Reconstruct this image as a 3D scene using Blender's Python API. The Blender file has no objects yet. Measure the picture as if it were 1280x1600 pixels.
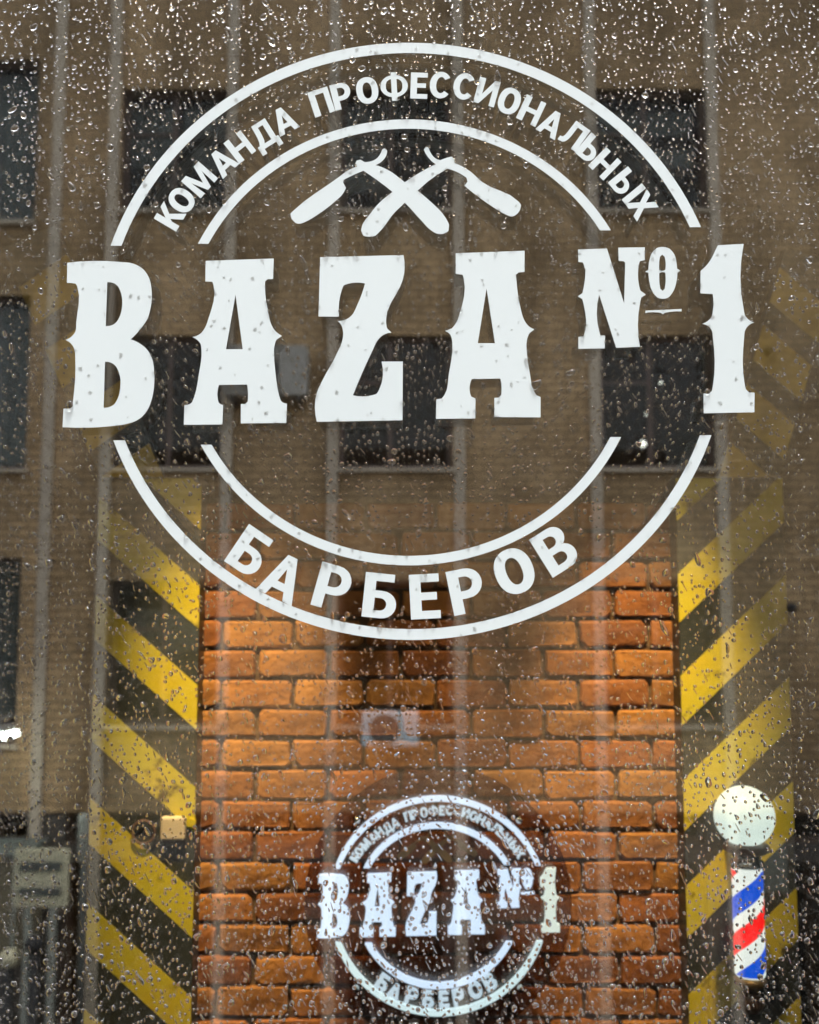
import bpy, bmesh, math, random
import numpy as np
from mathutils import Vector, Matrix
from mathutils.geometry import tessellate_polygon
random.seed(7); RNG = np.random.default_rng(11)
scene = bpy.context.scene
COL = scene.collection

# ------------------------------------------------------------------ camera
CAM = Vector((0.0, -1.5, 1.5)); FPX = 1600.0; HOR = 954.0
PITCH = math.atan((HOR - 800.0) / FPX)
cd = bpy.data.cameras.new('camera'); cam = bpy.data.objects.new('camera', cd); COL.objects.link(cam)
cam.location = CAM; cam.rotation_euler = (math.radians(90) + PITCH, 0, 0)
cd.sensor_fit = 'AUTO'; cd.sensor_width = 36; cd.lens = 36.0 * FPX / 1600.0
cd.clip_start = 0.05; cd.clip_end = 2000
cd.dof.use_dof = True; cd.dof.focus_distance = 1.5; cd.dof.aperture_fstop = 4.0
scene.camera = cam

# ------------------------------------------------------------------ sky, sun, exposure
SUN_EL, SUN_AZ = 76.0, 160.0     # soft sun behind thin cloud, high above the building across the street
w = bpy.data.worlds.new('World'); scene.world = w; w.use_nodes = True
nt = w.node_tree; nt.nodes.clear()
wo = nt.nodes.new('ShaderNodeOutputWorld'); bg = nt.nodes.new('ShaderNodeBackground')
sky = nt.nodes.new('ShaderNodeTexSky'); sky.sky_type = 'NISHITA'; sky.sun_disc = False
sky.sun_elevation = math.radians(SUN_EL); sky.sun_rotation = math.radians(SUN_AZ)
sky.dust_density = 3.0; sky.air_density = 1.2
hs = nt.nodes.new('ShaderNodeHueSaturation'); hs.inputs['Saturation'].default_value = 0.38
nt.links.new(sky.outputs[0], hs.inputs['Color']); nt.links.new(hs.outputs[0], bg.inputs['Color'])
bg.inputs['Strength'].default_value = 0.15
nt.links.new(bg.outputs[0], wo.inputs['Surface'])
sd = bpy.data.lights.new('sun', 'SUN'); sd.energy = 0.5; sd.angle = math.radians(10); sd.color = (1, .96, .92)
sun = bpy.data.objects.new('sun', sd); COL.objects.link(sun)
sdir = Vector((math.sin(math.radians(SUN_AZ)) * math.cos(math.radians(SUN_EL)), math.cos(math.radians(SUN_AZ)) * math.cos(math.radians(SUN_EL)), math.sin(math.radians(SUN_EL))))
sun.rotation_euler = sdir.to_track_quat('Z', 'Y').to_euler()
scene.view_settings.view_transform = 'Standard'; scene.view_settings.look = 'None'
scene.view_settings.exposure = 2.45; scene.view_settings.gamma = 1.0
scene.view_settings.use_curve_mapping = False
cy = scene.cycles
cy.use_denoising = True; cy.max_bounces = 16; cy.transmission_bounces = 12; cy.glossy_bounces = 8
cy.transparent_max_bounces = 24; cy.diffuse_bounces = 4; cy.sample_clamp_indirect = 6.0
cy.caustics_reflective = True; cy.caustics_refractive = True; cy.blur_glossy = 0.3

# ------------------------------------------------------------------ helpers
CP, SP = math.cos(PITCH), math.sin(PITCH)
def at(u, v, Y):
    """point of the photograph (1280x1600) on the upright plane |y| = Y; x and z of it"""
    a = (u - 640.0) / FPX; b = (800.0 - v) / FPX
    dy = CP - b * SP; dz = SP + b * CP
    t = (Y - CAM.y) / dy
    return CAM.x + a * t, CAM.z + dz * t

def link(o, parent=None):
    COL.objects.link(o)
    if parent is not None: o.parent = parent
    return o
def tag(o, label=None, cat=None, group=None, kind=None):
    if label: o['label'] = label
    if cat: o['category'] = cat
    if group: o['group'] = group
    if kind: o['kind'] = kind
    return o
def empty(name, loc, label, cat, group=None):
    o = bpy.data.objects.new(name, None); o.location = loc; link(o); o.empty_display_size = .1
    bpy.context.view_layer.update()
    return tag(o, label, cat, group)
def mesh_obj(name, verts, faces, mat, parent=None, smooth=False):
    """vertices in world space; the parent's location is taken off"""
    off = parent_world(parent)
    me = bpy.data.meshes.new(name)
    me.from_pydata([(v[0] - off[0], v[1] - off[1], v[2] - off[2]) for v in verts], [], faces)
    me.materials.append(mat)
    if smooth: me.polygons.foreach_set('use_smooth', [True] * len(me.polygons))
    me.update()
    return link(bpy.data.objects.new(name, me), parent)
def parent_world(p):
    v = Vector((0, 0, 0))
    while p is not None:
        v = v + p.location; p = p.parent
    return v
class MB:
    def __init__(s): s.v = []; s.f = []
    def box(s, x0, x1, y0, y1, z0, z1, ch=0.0):
        x0, x1 = sorted((x0, x1)); y0, y1 = sorted((y0, y1)); z0, z1 = sorted((z0, z1))
        n = len(s.v)
        if ch <= 0:
            s.v += [(x, y, z) for z in (z0, z1) for y in (y0, y1) for x in (x0, x1)]
            s.f += [tuple(n + i for i in q) for q in ((0,2,3,1),(4,5,7,6),(0,1,5,4),(2,6,7,3),(0,4,6,2),(1,3,7,5))]
        else:
            bm = bmesh.new(); bmesh.ops.create_cube(bm, size=1)
            for v in bm.verts: v.co = ((x0+x1)/2 + v.co.x*(x1-x0), (y0+y1)/2 + v.co.y*(y1-y0), (z0+z1)/2 + v.co.z*(z1-z0))
            bmesh.ops.bevel(bm, geom=bm.edges[:] + bm.verts[:], offset=ch, segments=2, affect='EDGES', profile=.5)
            s.bm(bm)
        return s
    def bm(s, bm):
        n = len(s.v); bm.verts.index_update()
        s.v += [tuple(v.co) for v in bm.verts]; s.f += [tuple(n + v.index for v in f.verts) for f in bm.faces]; bm.free()
    def tube(s, p0, p1, r0, r1=None, seg=16, caps=True):
        r1 = r0 if r1 is None else r1
        p0, p1 = Vector(p0), Vector(p1); d = (p1 - p0).normalized()
        a = d.orthogonal().normalized(); b = d.cross(a); n = len(s.v)
        for p, r in ((p0, r0), (p1, r1)):
            for i in range(seg):
                t = 2*math.pi*i/seg; s.v.append(tuple(p + (a*math.cos(t) + b*math.sin(t))*r))
        for i in range(seg):
            j = (i+1) % seg; s.f.append((n+i, n+j, n+seg+j, n+seg+i))
        if caps: s.f.append(tuple(n+i for i in range(seg))[::-1]); s.f.append(tuple(n+seg+i for i in range(seg)))
        return s
    def lathe(s, c, prof, seg=32, axis='z'):
        n = len(s.v); c = Vector(c)
        for r, h in prof:
            for i in range(seg):
                t = 2*math.pi*i/seg
                q = Vector((r*math.cos(t), r*math.sin(t), h)) if axis == 'z' else Vector((r*math.cos(t), h, r*math.sin(t)))
                s.v.append(tuple(c + q))
        for k in range(len(prof)-1):
            for i in range(seg):
                j = (i+1) % seg; s.f.append((n+k*seg+i, n+k*seg+j, n+(k+1)*seg+j, n+(k+1)*seg+i))
        return s
    def torus(s, c, R, r, seg=28, k=8):
        n = len(s.v)
        for i in range(seg):
            t = 2*math.pi*i/seg
            for j in range(k):
                p = 2*math.pi*j/k
                s.v.append((c[0] + (R + r*math.cos(p))*math.cos(t), c[1] + r*math.sin(p), c[2] + (R + r*math.cos(p))*math.sin(t)))
        for i in range(seg):
            for j in range(k):
                s.f.append((n+i*k+j, n+i*k+(j+1) % k, n+((i+1) % seg)*k+(j+1) % k, n+((i+1) % seg)*k+j))
        return s
    def build(s, name, mat, parent=None, smooth=False):
        return mesh_obj(name, s.v, s.f, mat, parent, smooth)

# ------------------------------------------------------------------ materials
def node(nt, t, **k):
    n = nt.nodes.new(t)
    for a, b in k.items(): setattr(n, a, b)
    return n
def mat(name, c0, c1=None, scale=6.0, rough=.6, bump=0.0, bscale=40.0, metal=0.0, detail=6.0, spec=.5, stretch=(1,1,1), rnd=0.0, fac=(0.35, .65)):
    m = bpy.data.materials.new(name); m.use_nodes = True; t = m.node_tree
    p = t.nodes['Principled BSDF']; p.inputs['Roughness'].default_value = rough; p.inputs['Metallic'].default_value = metal
    p.inputs['Specular IOR Level'].default_value = spec
    tc = node(t, 'ShaderNodeTexCoord'); mp = node(t, 'ShaderNodeMapping'); mp.inputs['Scale'].default_value = stretch
    t.links.new(tc.outputs['Object'], mp.inputs['Vector'])
    nz = node(t, 'ShaderNodeTexNoise'); nz.inputs['Scale'].default_value = scale; nz.inputs['Detail'].default_value = detail
    t.links.new(mp.outputs[0], nz.inputs['Vector'])
    c1 = c1 or tuple(x*.8 for x in c0)
    cr = node(t, 'ShaderNodeValToRGB'); cr.color_ramp.elements[0].position = fac[0]; cr.color_ramp.elements[1].position = fac[1]
    cr.color_ramp.elements[0].color = (*c0, 1); cr.color_ramp.elements[1].color = (*c1, 1)
    t.links.new(nz.outputs['Fac'], cr.inputs[0]); out = cr.outputs[0]
    if rnd > 0:
        oi = node(t, 'ShaderNodeObjectInfo'); mr = node(t, 'ShaderNodeMapRange')
        mr.inputs['To Min'].default_value = 1-rnd; mr.inputs['To Max'].default_value = 1+rnd*.6
        t.links.new(oi.outputs['Random'], mr.inputs['Value'])
        mx = node(t, 'ShaderNodeVectorMath', operation='SCALE'); t.links.new(out, mx.inputs[0]); t.links.new(mr.outputs[0], mx.inputs['Scale']); out = mx.outputs[0]
    t.links.new(out, p.inputs['Base Color'])
    if bump > 0:
        n2 = node(t, 'ShaderNodeTexNoise'); n2.inputs['Scale'].default_value = bscale; n2.inputs['Detail'].default_value = 8
        t.links.new(tc.outputs['Object'], n2.inputs['Vector'])
        b = node(t, 'ShaderNodeBump'); b.inputs['Strength'].default_value = bump; b.inputs['Distance'].default_value = .01
        t.links.new(n2.outputs['Fac'], b.inputs['Height']); t.links.new(b.outputs[0], p.inputs['Normal'])
    return m
def emit(name, col, s, rough=.3, base=.3):
    m = bpy.data.materials.new(name); m.use_nodes = True; t = m.node_tree; p = t.nodes['Principled BSDF']
    p.inputs['Base Color'].default_value = (*[min(1, c*base) for c in col], 1); p.inputs['Roughness'].default_value = rough
    p.inputs['Emission Color'].default_value = (*col, 1); p.inputs['Emission Strength'].default_value = s
    return m
def pane_mat(name, r, tint, rough=0.0, wave=0.0):
    m = bpy.data.materials.new(name); m.use_nodes = True; t = m.node_tree; t.nodes.clear()
    o = node(t, 'ShaderNodeOutputMaterial'); mx = node(t, 'ShaderNodeMixShader')
    tr = node(t, 'ShaderNodeBsdfTransparent'); tr.inputs[0].default_value = (*tint, 1)
    gl = node(t, 'ShaderNodeBsdfGlossy'); gl.inputs['Roughness'].default_value = rough; gl.inputs['Color'].default_value = (1, 1, 1, 1)
    fr = node(t, 'ShaderNodeLayerWeight'); fr.inputs['Blend'].default_value = .5
    mr = node(t, 'ShaderNodeMapRange'); mr.inputs['To Min'].default_value = r; mr.inputs['To Max'].default_value = .9
    pw = node(t, 'ShaderNodeMath', operation='POWER'); pw.inputs[1].default_value = 5
    t.links.new(fr.outputs['Facing'], pw.inputs[0]); t.links.new(pw.outputs[0], mr.inputs['Value'])
    t.links.new(mr.outputs[0], mx.inputs[0]); t.links.new(tr.outputs[0], mx.inputs[1]); t.links.new(gl.outputs[0], mx.inputs[2])
    if wave > 0:
        tc = node(t, 'ShaderNodeTexCoord'); nz = node(t, 'ShaderNodeTexNoise'); nz.inputs['Scale'].default_value = 5; nz.inputs['Detail'].default_value = 1
        b = node(t, 'ShaderNodeBump'); b.inputs['Strength'].default_value = wave; b.inputs['Distance'].default_value = .01
        t.links.new(tc.outputs['Object'], nz.inputs['Vector']); t.links.new(nz.outputs['Fac'], b.inputs['Height']); t.links.new(b.outputs[0], gl.inputs['Normal'])
    t.links.new(mx.outputs[0], o.inputs['Surface'])
    return m
def facade_mat():
    m = mat('facade_render', (.54, .36, .180), (.40, .262, .125), scale=1.3, rough=.85, bump=.3, bscale=30, stretch=(1, 1, 2.2))
    t = m.node_tree; p = t.nodes['Principled BSDF']; src = p.inputs['Base Color'].links[0].from_socket
    tc = node(t, 'ShaderNodeTexCoord'); mp = node(t, 'ShaderNodeMapping'); mp.inputs['Rotation'].default_value = (math.radians(-90), 0, 0)
    br = node(t, 'ShaderNodeTexBrick'); br.inputs['Scale'].default_value = 1.0
    br.inputs['Brick Width'].default_value = .26; br.inputs['Row Height'].default_value = .10; br.inputs['Mortar Size'].default_value = .018
    br.inputs['Color1'].default_value = (1, 1, 1, 1); br.inputs['Color2'].default_value = (.86, .86, .86, 1); br.inputs['Mortar'].default_value = (.55, .54, .52, 1)
    t.links.new(tc.outputs['Object'], mp.inputs[0]); t.links.new(mp.outputs[0], br.inputs['Vector'])
    mx = node(t, 'ShaderNodeMix', data_type='RGBA', blend_type='MULTIPLY'); mx.inputs[0].default_value = .9
    t.links.new(src, mx.inputs[6]); t.links.new(br.outputs['Color'], mx.inputs[7])
    n3 = node(t, 'ShaderNodeTexNoise'); n3.inputs['Scale'].default_value = .55; n3.inputs['Detail'].default_value = 8
    mp3 = node(t, 'ShaderNodeMapping'); mp3.inputs['Scale'].default_value = (2.2, 1, .6)
    t.links.new(tc.outputs['Object'], mp3.inputs[0]); t.links.new(mp3.outputs[0], n3.inputs['Vector'])
    cr = node(t, 'ShaderNodeValToRGB'); cr.color_ramp.elements[0].position = .35; cr.color_ramp.elements[0].color = (.55, .53, .50, 1)
    cr.color_ramp.elements[1].position = .65; cr.color_ramp.elements[1].color = (1.08, 1.06, 1.08, 1)
    t.links.new(n3.outputs['Fac'], cr.inputs[0])
    m2 = node(t, 'ShaderNodeMix', data_type='RGBA', blend_type='MULTIPLY'); m2.inputs[0].default_value = 1
    t.links.new(mx.outputs[2], m2.inputs[6]); t.links.new(cr.outputs[0], m2.inputs[7])
    t.links.new(m2.outputs[2], p.inputs['Base Color'])
    return m
def brick_mat():
    m = mat('brick_clay', (.37, .155, .034), (.19, .074, .020), scale=11, rough=.75, bump=.7, bscale=45, rnd=.26)
    t = m.node_tree; p = t.nodes['Principled BSDF']; src = p.inputs['Base Color'].links[0].from_socket
    oi = node(t, 'ShaderNodeObjectInfo'); mu = node(t, 'ShaderNodeMath', operation='MULTIPLY'); mu.inputs[1].default_value = 37.7
    fr = node(t, 'ShaderNodeMath', operation='FRACT'); cr = node(t, 'ShaderNodeValToRGB')
    cr.color_ramp.elements[0].color = (.62, .50, .48, 1); cr.color_ramp.elements[1].color = (1.1, 1.22, 1.2, 1); cr.color_ramp.elements[1].position = .95
    e = cr.color_ramp.elements.new(.25); e.color = (.92, .80, .75, 1); e = cr.color_ramp.elements.new(.6); e.color = (1.0, 1.0, 1.0, 1)
    t.links.new(oi.outputs['Random'], mu.inputs[0]); t.links.new(mu.outputs[0], fr.inputs[0]); t.links.new(fr.outputs[0], cr.inputs[0])
    mx = node(t, 'ShaderNodeMix', data_type='RGBA', blend_type='MULTIPLY'); mx.inputs[0].default_value = 1
    t.links.new(src, mx.inputs[6]); t.links.new(cr.outputs[0], mx.inputs[7]); t.links.new(mx.outputs[2], p.inputs['Base Color'])
    return m
def tape_mat():
    m = bpy.data.materials.new('yellow_paint'); m.use_nodes = True; t = m.node_tree; p = t.nodes['Principled BSDF']
    p.inputs['Roughness'].default_value = .5
    tc = node(t, 'ShaderNodeTexCoord')
    n1 = node(t, 'ShaderNodeTexNoise'); n1.inputs['Scale'].default_value = 7; n1.inputs['Detail'].default_value = 9; n1.inputs['Roughness'].default_value = .7
    n2 = node(t, 'ShaderNodeTexNoise'); n2.inputs['Scale'].default_value = 3; n2.inputs['Detail'].default_value = 4
    t.links.new(tc.outputs['Object'], n1.inputs[0]); t.links.new(tc.outputs['Object'], n2.inputs[0])
    a = node(t, 'ShaderNodeValToRGB'); a.color_ramp.elements[0].color = (.50, .40, .018, 1); a.color_ramp.elements[1].color = (.44, .41, .03, 1)
    a.color_ramp.elements[0].position = .4; a.color_ramp.elements[1].position = .6
    b = node(t, 'ShaderNodeValToRGB'); b.color_ramp.elements[0].position = .35; b.color_ramp.elements[0].color = (.12, .11, .06, 1)
    b.color_ramp.elements[1].position = .43; b.color_ramp.elements[1].color = (1, 1, 1, 1)
    t.links.new(n2.outputs['Fac'], a.inputs[0]); t.links.new(n1.outputs['Fac'], b.inputs[0])
    mx = node(t, 'ShaderNodeMix', data_type='RGBA', blend_type='MULTIPLY'); mx.inputs[0].default_value = 1
    t.links.new(a.outputs[0], mx.inputs[6]); t.links.new(b.outputs[0], mx.inputs[7]); t.links.new(mx.outputs[2], p.inputs['Base Color'])
    return m
def water_mat():
    m = bpy.data.materials.new('rain_water'); m.use_nodes = True; t = m.node_tree; t.nodes.clear()
    o = node(t, 'ShaderNodeOutputMaterial'); g = node(t, 'ShaderNodeBsdfGlass'); g.inputs['IOR'].default_value = 1.33; g.inputs['Roughness'].default_value = 0.0
    t.links.new(g.outputs[0], o.inputs['Surface']); return m

M = dict(
    vinyl=mat('white_vinyl', (.63, .71, .73), (.61, .69, .71), scale=3, rough=.35),
    frame=mat('dark_frame', (.03, .03, .032), rough=.4), facade=facade_mat(),
    rib=mat('pale_joint_plaster', (.50, .405, .295), (.42, .34, .25), scale=3, rough=.8, stretch=(1, 1, .4)),
    wframe=mat('window_frame_brown', (.11, .068, .05), (.08, .05, .035), rough=.5),
    reveal=mat('window_reveal', (.10, .07, .05), rough=.9), dark=mat('dark_interior', (.013, .010, .009), rough=.9),
    cloth=mat('grey_curtain', (.22, .225, .22), (.14, .145, .145), scale=4, rough=.9, stretch=(6, 1, .3)),  # curtain grey, raised to stand in for brighter reflections in the panes
    ac=mat('ac_casing', (.33, .30, .26), (.27, .25, .21), rough=.5), acd=mat('ac_grille', (.08, .08, .08), rough=.6),
    asphalt=mat('wet_asphalt', (.035, .035, .036), (.022, .022, .023), scale=3, rough=.5, bump=.3),
    concrete=mat('concrete', (.20, .19, .18), (.15, .14, .135), scale=4, rough=.7, bump=.3),
    plaster=mat('dark_brown_plaster', (.022, .013, .009), (.016, .010, .007), scale=5, rough=.85, bump=.2),
    mortar=mat('dark_mortar', (.135, .085, .045), (.08, .052, .03), scale=20, rough=.95, bump=.6), brick=brick_mat(),
    yellow=tape_mat(), black=mat('black_board', (.035, .042, .042), (.022, .026, .026), scale=5, rough=.45, bump=.15),
    
    led=emit('led_cool_white', (.64, .77, 1.0), .27), ledw=emit('led_warm_white', (.78, .88, .84), .205), ledg=emit('led_green_white', (.68, .84, .90), .24),
    leds=emit('led_small_letters', (.62, .75, .88), .21), gold=mat('dull_gold', (.30, .19, .07), rough=.4, metal=.6),
    globe=emit('globe_opal', (.78, .90, .84), .215), polew=emit('pole_white', (.84, .88, .84), .235), red=emit('pole_red', (1, .01, .01), .24), blue=emit('pole_blue', (.0, .09, .78), .20),
    chrome=mat('chrome', (.6, .58, .55), rough=.15, metal=1.0), brown=mat('brown_enamel', (.10, .055, .035), rough=.3),
    beige=mat('beige_plastic', (.62, .55, .42), rough=.5), bead=mat('cable_brown', (.12, .07, .05), rough=.5),
    van=mat('pale_van_paint', (.24, .20, .12), (.19, .16, .10), rough=.3), rubber=mat('black_rubber', (.02, .02, .02), rough=.7),
    board=mat('pale_green_board', (.72, .65, .42), (.62, .56, .36), rough=.5), zinc=mat('zinc_pipe', (.52, .53, .44), rough=.35, metal=.3),
    lamp=emit('lamp_white', (.9, 1.0, .95), 9.000), bulb=emit('bulb_white', (1, .97, .9), 2.5), spotlens=emit('spot_lens', (1, .7, .4), 12.000),
    plinth=mat('dark_stone_plinth', (.075, .062, .05), (.05, .042, .035), scale=2, rough=.6),
    braceyellow=mat('brace_yellow_paint', (.60, .44, .05), (.34, .26, .05), scale=12, rough=.7),
    green=mat('cabinet_grey_green', (.10, .115, .10), rough=.6), water=water_mat(),
)
M['pane'] = pane_mat('window_glass', .078, (.975, .985, .975), wave=.004)
M['disc'] = pane_mat('brown_acrylic', .06, (.60, .50, .42), rough=.06)
M['pane_far'] = pane_mat('far_window_glass', .016, (.8, .82, .8), wave=.03)

# ------------------------------------------------------------------ decal drawing (photograph coordinates)
def smooth(pts, corner=32):
    n = len(pts); P = [Vector(p) for p in pts]; cor = []; T = []
    for i in range(n):
        a = P[i]-P[i-1]; b = P[(i+1) % n]-P[i]; ang = math.degrees(a.angle(b)) if a.length > 0 and b.length > 0 else 0
        cor.append(ang > corner)
        t = (a/a.length**1.0)/a.length + (b/b.length)/b.length; T.append(t.normalized())
    out = []
    for i in range(n):
        j = (i+1) % n; d = P[j]-P[i]; L = d.length
        t0 = d.normalized() if cor[i] else T[i]; t1 = d.normalized() if cor[j] else T[j]
        if cor[i] and not cor[j]: t0 = (2*d.normalized()-t1).normalized()
        if cor[j] and not cor[i]: t1 = (2*d.normalized()-t0).normalized()
        k = 1 if (cor[i] and cor[j]) else 4
        for s in range(k):
            u = s/k
            out.append(P[i]*(2*u**3-3*u*u+1) + t0*L*(u**3-2*u*u+u) + P[j]*(-2*u**3+3*u*u) + t1*L*(u**3-u*u))
    return [(p.x, p.y) for p in out]
def tr(pts, ox, oy, s): return [(ox + x*s, oy + y*s) for x, y in pts]
B_ = [(52,137),(330,133),(400,142),(455,175),(485,225),(496,290),(491,370),(474,430),(440,482),(385,540),(430,560),(470,592),(497,640),(509,710),(509,780),(495,860),(465,925),(420,965),(360,986),(290,996),(27,1002),(32,905),(66,903),(79,890),(84,850),(94,640),(91,600),(78,570),(42,543),(75,525),(94,500),(99,450),(104,262),(98,248),(85,245),(50,243)]
B_h1 = [(262,240),(290,242),(320,262),(338,310),(340,370),(328,420),(305,455),(280,468),(254,470)]
B_h2 = [(250,658),(280,662),(310,685),(330,740),(330,800),(318,850),(295,885),(270,897),(243,900)]
A_ = [(780,127),(1138,115),(1135,222),(1105,224),(1093,235),(1092,260),(1112,410),(1121,450),(1142,490),(1182,522),(1152,542),(1141,580),(1141,640),(1150,740),(1165,830),(1175,862),(1192,875),(1208,878),(1204,980),(965,982),(965,880),(988,880),(1001,868),(1003,830),(998,778),(850,780),(843,850),(848,872),(860,882),(872,885),(868,988),(665,990),(668,885),(690,883),(708,872),(719,845),(745,720),(758,600),(752,562),(738,545),(710,528),(755,508),(776,480),(795,430),(820,250),(815,237),(778,235)]
A_h = [(937,305),(975,592),(887,592)]
Z_ = [(100,105),(527,94),(525,215),(510,255),(450,370),(438,430),(443,470),(465,492),(430,500),(395,530),(370,580),(268,813),(370,812),(390,805),(402,785),(415,640),(524,640),(522,941),(83,949),(83,800),(110,740),(190,590),(215,525),(217,485),(209,455),(190,432),(230,425),(260,405),(290,350),(330,240),(240,242),(220,250),(212,270),(197,410),(91,409)]
A2 = [(795,85),(1148,72),(1148,180),(1118,183),(1104,195),(1106,220),(1128,370),(1145,425),(1165,455),(1198,475),(1172,495),(1160,530),(1160,600),(1175,700),(1195,790),(1208,812),(1230,822),(1230,926),(993,925),(993,826),(1015,825),(1028,812),(1030,790),(1023,727),(877,730),(868,800),(875,820),(897,830),(895,932),(694,934),(695,834),(722,830),(738,810),(760,700),(778,560),(774,520),(765,500),(740,483),(775,470),(798,440),(815,395),(836,215),(830,195),(795,190)]
A2h = [(953,265),(996,546),(908,546)]
N_ = [(163,113),(333,107),(434,430),(440,190),(430,182),(402,180),(400,102),(556,100),(555,176),(530,180),(523,190),(521,320),(530,355),(562,378),(535,395),(527,430),(527,685),(387,691),(287,378),(289,600),(295,618),(322,620),(320,694),(165,697),(165,627),(192,625),(199,610),(197,440),(188,405),(162,388),(188,370),(196,335),(196,200),(190,188),(165,186)]
O_ = [(660,98),(700,108),(728,140),(742,190),(745,225),(765,238),(747,250),(742,300),(725,355),(698,392),(665,403),(630,395),(600,360),(582,300),(577,250),(558,243),(577,232),(582,180),(600,130),(625,105)]
O_h1 = [(658,143),(672,155),(678,190),(676,232),(658,238),(641,234),(640,190),(645,155)]
O_h2 = [(658,246),(676,250),(678,300),(672,345),(660,356),(647,345),(641,300),(641,252)]
D_ = [(560,472),(772,463),(772,477),(690,482),(675,485),(663,494),(650,486),(630,483),(558,486)]
ONE = [(985,88),(1137,80),(1138,470),(1145,500),(1165,525),(1200,542),(1165,560),(1145,590),(1140,630),(1142,900),(1149,935),(1168,952),(1201,955),(1200,1070),(902,1076),(901,960),(935,958),(950,945),(956,915),(956,630),(950,590),(930,565),(892,550),(930,530),(950,505),(955,480),(955,375),(882,370),(884,238),(915,210),(945,170),(970,120)]
RZ1 = [(45,365),(62,348),(290,180),(330,150),(378,130),(370,115),(376,100),(395,95),(415,107),(440,105),(475,90),(495,65),(503,45),(515,38),(528,48),(525,70),(505,100),(470,122),(530,145),(617,208),(680,250),(740,300),(820,385),(838,420),(835,450),(810,465),(780,465),(750,450),(700,400),(617,310),(560,260),(410,150),(345,178),(312,195),(308,210),(322,235),(310,260),(260,310),(180,370),(120,405),(90,415),(70,411),(50,390)]
RZ2 = [(712,45),(722,32),(735,35),(745,60),(765,85),(795,98),(830,85),(850,80),(865,92),(865,112),(905,130),(945,155),(1000,205),(1185,305),(1197,320),(1190,350),(1165,375),(1145,378),(1120,368),(1040,320),(970,270),(915,225),(930,205),(925,185),(900,168),(832,140),(750,190),(680,250),(617,310),(560,365),(500,445),(470,475),(440,480),(410,475),(398,450),(405,420),(440,370),(490,310),(550,260),(617,208),(700,155),(770,118),(735,85)]
def shape(o, holes, ox, oy, s): return [smooth(tr(o, ox, oy, s))] + [smooth(tr(h, ox, oy, s)) for h in holes]
SLABS = [('letter', shape(B_, [B_h1, B_h2], 90, 370, .296875), 'c'), ('letter', shape(A_, [A_h], 90, 370, .296875), 'c'),
         ('letter', shape(Z_, [], 470, 370, .3046875), 'c'), ('letter', shape(A2, [A2h], 470, 370, .3046875), 'c'),
         ('letter', shape(N_, [], 860, 360, .265625), 'c'), ('letter', shape(O_, [O_h1, O_h2], 860, 360, .265625), 'c'),
         ('underline', shape(D_, [], 860, 360, .265625), 'c'), ('digit', shape(ONE, [], 860, 360, .265625), 'w')]
RAZORS = [shape(RZ1, [], 440, 220, .3125), shape(RZ2, [], 440, 220, .3125)]
def arc(cx, cy, a, b, th, yl, yr, top):
    """band of an ellipse cut off level at yl (left) and yr (right)"""
    def side(A, Bq):
        sg = -1 if top else 1
        t0 = math.acos(max(-1, min(1, (yl-cy)/(sg*Bq)))); t1 = math.acos(max(-1, min(1, (yr-cy)/(sg*Bq))))
        return [(cx + A*math.sin(t), cy + sg*Bq*math.cos(t)) for t in np.linspace(-t0, t1, 72)]
    return [side(a+th/2, b+th/2) + side(a-th/2, b-th/2)[::-1]]
ARCS = [arc(640, 534, 485, 459, 16, 384, 355, True), arc(643, 534, 485, 457.5, 17, 688, 680, False),
        arc(638, 535, 359, 341, 14.5, 381, 360, True), arc(639, 534, 359, 342, 15, 695, 683, False)]
TOPTXT = [('К',266,338),('О',284,313),('М',312,281),('А',347.6,253),('Н',375,230),('Д',412,210),('А',444,188),('П',502,159.5),('Р',534,150),('О',574,141.5),('Ф',616,135.5),('Е',655,134),('С',688,133),('С',725,135),('И',761,144),('О',796,158),('Н',830,173),('А',862,193),('Л',897,211),('Ь',922,232),('Н',945,256),('Ы',978,288),('Х',1003,321)]
BOTTXT = [('Б',391,862),('А',443,902),('Р',520,918),('Б',594,931),('Е',664,932),('Р',729,923),('О',803.5,892.5),('В',868,859)]
def poly_tess(loops):
    V = [p for l in loops for p in l]
    F = tessellate_polygon([[Vector((x, y, 0)) for x, y in l] for l in loops]); return V, [tuple(f) for f in F]


def bowl(x0, y0, y1, xr, n=12):
    """right-hand round stroke end from (x0,y1) over to (x0,y0)"""
    h = (y1-y0)/2; w_ = min(h*1.02, (xr-x0)*.98); xm = xr-w_
    return [(x0, y1)] + [(xm+w_*math.sin(t)**.92, (y0+y1)/2+h*math.cos(t)) for t in np.linspace(0, math.pi, n)] + [(x0, y0)]
def oval(cx, cy_, a, b, n=34, e=.90):
    return [(cx+a*math.copysign(abs(math.cos(t))**e, math.cos(t)), cy_+b*math.copysign(abs(math.sin(t))**e, math.sin(t))) for t in np.linspace(0, 2*math.pi, n, endpoint=False)]
S_ = .235; H_ = .205
def cshape(w_):
    a, b = w_/2, .515; out = []; t0 = math.radians(38)
    for t in np.linspace(t0, 2*math.pi-t0, 30): out.append((a+a*math.cos(t)*1.0, .5+b*math.sin(t)))
    for t in np.linspace(2*math.pi-t0-.10, t0+.10, 30): out.append((a+(a-S_)*math.cos(t)+ (.02 if math.cos(t) > 0 else 0), .5+(b-H_)*math.sin(t)))
    return out
def soft(x): return x+[]
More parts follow.
